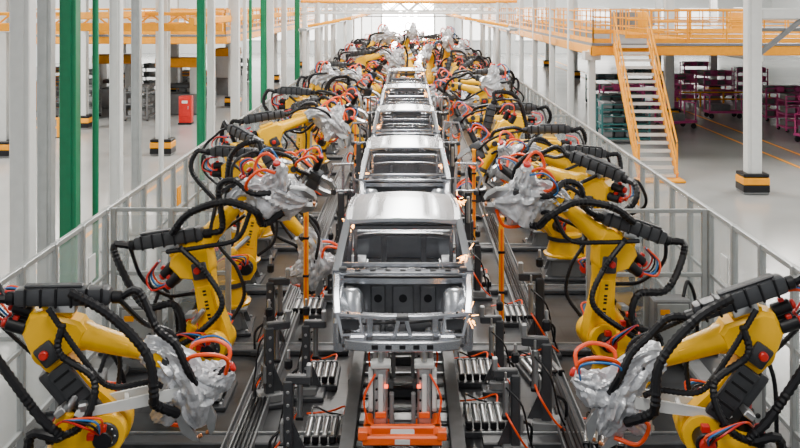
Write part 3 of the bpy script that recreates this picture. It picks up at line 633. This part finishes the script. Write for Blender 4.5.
# pallet trolleys with wheels and handle
b=MB()
b.box((0,0,.30),(1.6,.9,.10),'pink',bev=.02); b.box((-.2,0,.50),(.9,.7,.30),'gry',bev=.03)
for sx in (-1,1):
    for sy in (-1,1): b.cyl((sx*.65,sy*.38-.04,.12),(sx*.65,sy*.38+.04,.12),.12,'blk',seg=14)
    b.beam([(sx*.74,-.4,.3),(sx*.74,-.4,1.1)],.05,.05,'pink',up=(0,1,0)); b.beam([(sx*.74,.4,.3),(sx*.74,.4,1.1)],.05,.05,'pink',up=(0,1,0)); b.beam([(sx*.74,-.4,1.1),(sx*.74,.4,1.1)],.05,.05,'pink')
tr=b.mesh('trolley_mesh')
for x,yy,rz in ((15.8,38.5,15),(18.2,39,-10),(14.8,47,0),(11.5,43,20)): place(tr,'parts_trolley',(x,yy,0),rz)
# grey press machine with orange guards on the left floor
b=MB()
b.box((0,0,.5),(2.2,1.4,1.0),'gry',bev=.05); b.box((-.8,0,1.6),(.35,1.2,1.6),'wht',bev=.04); b.box((.8,0,1.6),(.35,1.2,1.6),'wht',bev=.04); b.box((0,0,2.5),(2.1,1.3,.45),'rly',bev=.05)
b.cyl((0,0,1.5),(0,0,2.4),.14,'stl'); b.box((0,0,1.35),(1.1,.8,.2),'dk',bev=.03); b.box((1.3,-.5,1.1),(.3,.25,.5),'dk',bev=.03); b.beam([(1.3,-.5,0),(1.3,-.5,1.0)],.06,.06,'gry',up=(0,1,0))
pm=b.mesh('press_mesh')
for x,yy,rz in ((-15.2,52,0),(-11.2,49,0),(-18.5,45,0),(-10.8,60,90)): place(pm,'press_machine',(x,yy,0),rz)
b=MB()
b.box((0,0,.65),(.55,.5,1.2),'red',bev=.03); b.box((0,-.26,.75),(.44,.02,.8),'red',bev=.01); b.box((0,0,.04),(.6,.55,.08),'blk',bev=.01); b.box((.15,-.28,.75),(.04,.03,.14),'stl',bev=.005)
b.box((0,-.275,1.0),(.25,.01,.12),'wht'); b.obj('fire_hose_cabinet',(-9.9,44.6,0))
def barrier(L):
    b=MB()
    for i in range(int(L/1.2)+1): b.box((i*1.2,0,.4),(.08,.08,.8),'rly',bev=.01); b.box((i*1.2,0,.01),(.2,.2,.02),'blk')
    for z in (.4,.76): b.box((L/2,0,z),(L,.05,.08),'rly',bev=.01)
    return b.mesh('barrier_mesh')
bm_=barrier(6)
for x,yy in ((12.8,52),(21,55),(-20,40)): place(bm_,'guard_rail',(x,yy,0))
b=MB(); rs=random.Random(2)
for c in ((-.76,12.9,2.50),(.70,12.2,2.25),(.72,19.9,2.1),(-.80,18.9,2.1),(.68,13.8,2.62),(.66,11.1,1.85),(.74,26.2,2.1),(-.8,25.5,2.2),(.6,33,2.4),(-.7,34,2.4),(.6,41,2.5)):
    for i in range(20):
        d=Vector((rs.uniform(-1,1),rs.uniform(-1,1),rs.uniform(-1,.4))).normalized(); a=Vector(c)+d*rs.uniform(.0,.09); q=a+d*rs.uniform(.02,.09)
        b.tube([a,(a+q)/2+Vector((0,0,-.003)),q],.0035,'spk',seg=4,step=.1)
b.obj('welding_sparks')
# ---------------------------------------------------------------- room
def slab(name,x0,x1,y0,y1,z0,z1,m):
    b=MB(); b.box(((x0+x1)/2,(y0+y1)/2,(z0+z1)/2),(x1-x0,y1-y0,z1-z0),m); return b.obj(name)
slab('floor',-32,40,-6,110,-.30,-.012,'floor')
slab('floor_cell_plate',-4.75,4.75,5,93,-.012,0,'cell')
slab('wall_left',-32.3,-32,-6,110,0,12,'wall'); slab('wall_right',40,40.3,-6,110,0,12,'wall')
slab('wall_back',-32,40,110,110.3,0,12,'wall')
slab('ceiling',-32.3,40.3,-6,110.3,12,12.2,'wall')
b=MB()
for x in range(-28,38,6): b.box((x,109.9,3.2),(4.2,.08,3.6),'lamp'); b.box((x,109.85,3.2),(.08,.1,3.6),'wht'); b.box((x,109.85,5.0),(4.4,.12,.12),'wht'); b.box((x,109.85,1.4),(4.4,.12,.12),'wht')
b.obj('window_1')
b=MB(); b.box((0,109.7,3.0),(5.6,.1,5.6),'lamp2'); b.box((-2.9,109.7,3),(.2,.3,6),'wht'); b.box((2.9,109.7,3),(.2,.3,6),'wht'); b.obj('door_1')
b=MB()
for yy in (-4,44,60,76,92): b.beam([(-30,yy,10.9),(38,yy,10.9)],.3,.4,'wht'); b.beam([(-30,yy,11.8),(38,yy,11.8)],.3,.2,'wht')
b.obj('roof_truss')
b=MB()
b.beam([(-3.8,66,4.55),(3.8,66,4.55)],.08,.08,'alu')
for x in (-.5,0,.5): b.rings((x,66,4.75),(x,65.85,4.72),[(0,.12),(.6,.2),(1,.22)],'alu',seg=16); b.cyl((x,65.86,4.72),(x,65.82,4.715),.19,'lamp2',seg=16)
b.obj('flood_lamp')
b=MB()
for x in (-7.4,12.8,13.9): b.box((x,60,-.009),(.12,90,.006),'rly')
b.obj('floor_lane_marking')
# ---------------------------------------------------------------- lights
def area(x,y,z,sx,sy,e,col=(1,.965,.91)):
    L=bpy.data.lights.new('ceiling_light','AREA'); L.shape='RECTANGLE'; L.size=sx; L.size_y=sy; L.energy=e; L.color=col
    o=bpy.data.objects.new('ceiling_light',L); scene.collection.objects.link(o); o.location=(x,y,z)
for yy,k in ((4,.55),(20,1.1),(36,1.6),(54,2.0),(74,2.4),(95,2.4)):
    for x in (-20,0,20): area(x,yy,11.2,2.4,8,(2100 if x==0 else 2400)*k)
w=bpy.data.worlds.new('World'); scene.world=w; w.use_nodes=True
w.node_tree.nodes['Background'].inputs[0].default_value=(.93,.96,1,1); w.node_tree.nodes['Background'].inputs[1].default_value=.6
# ---------------------------------------------------------------- camera
c=bpy.data.cameras.new('camera'); co=bpy.data.objects.new('camera',c); scene.collection.objects.link(co)
co.location=(0,0,5.3); co.rotation_euler=(R(90),0,0); c.sensor_width=36; c.lens=45
c.shift_x=-8/800; c.shift_y=-(224-5)/800; c.clip_end=300
scene.camera=co
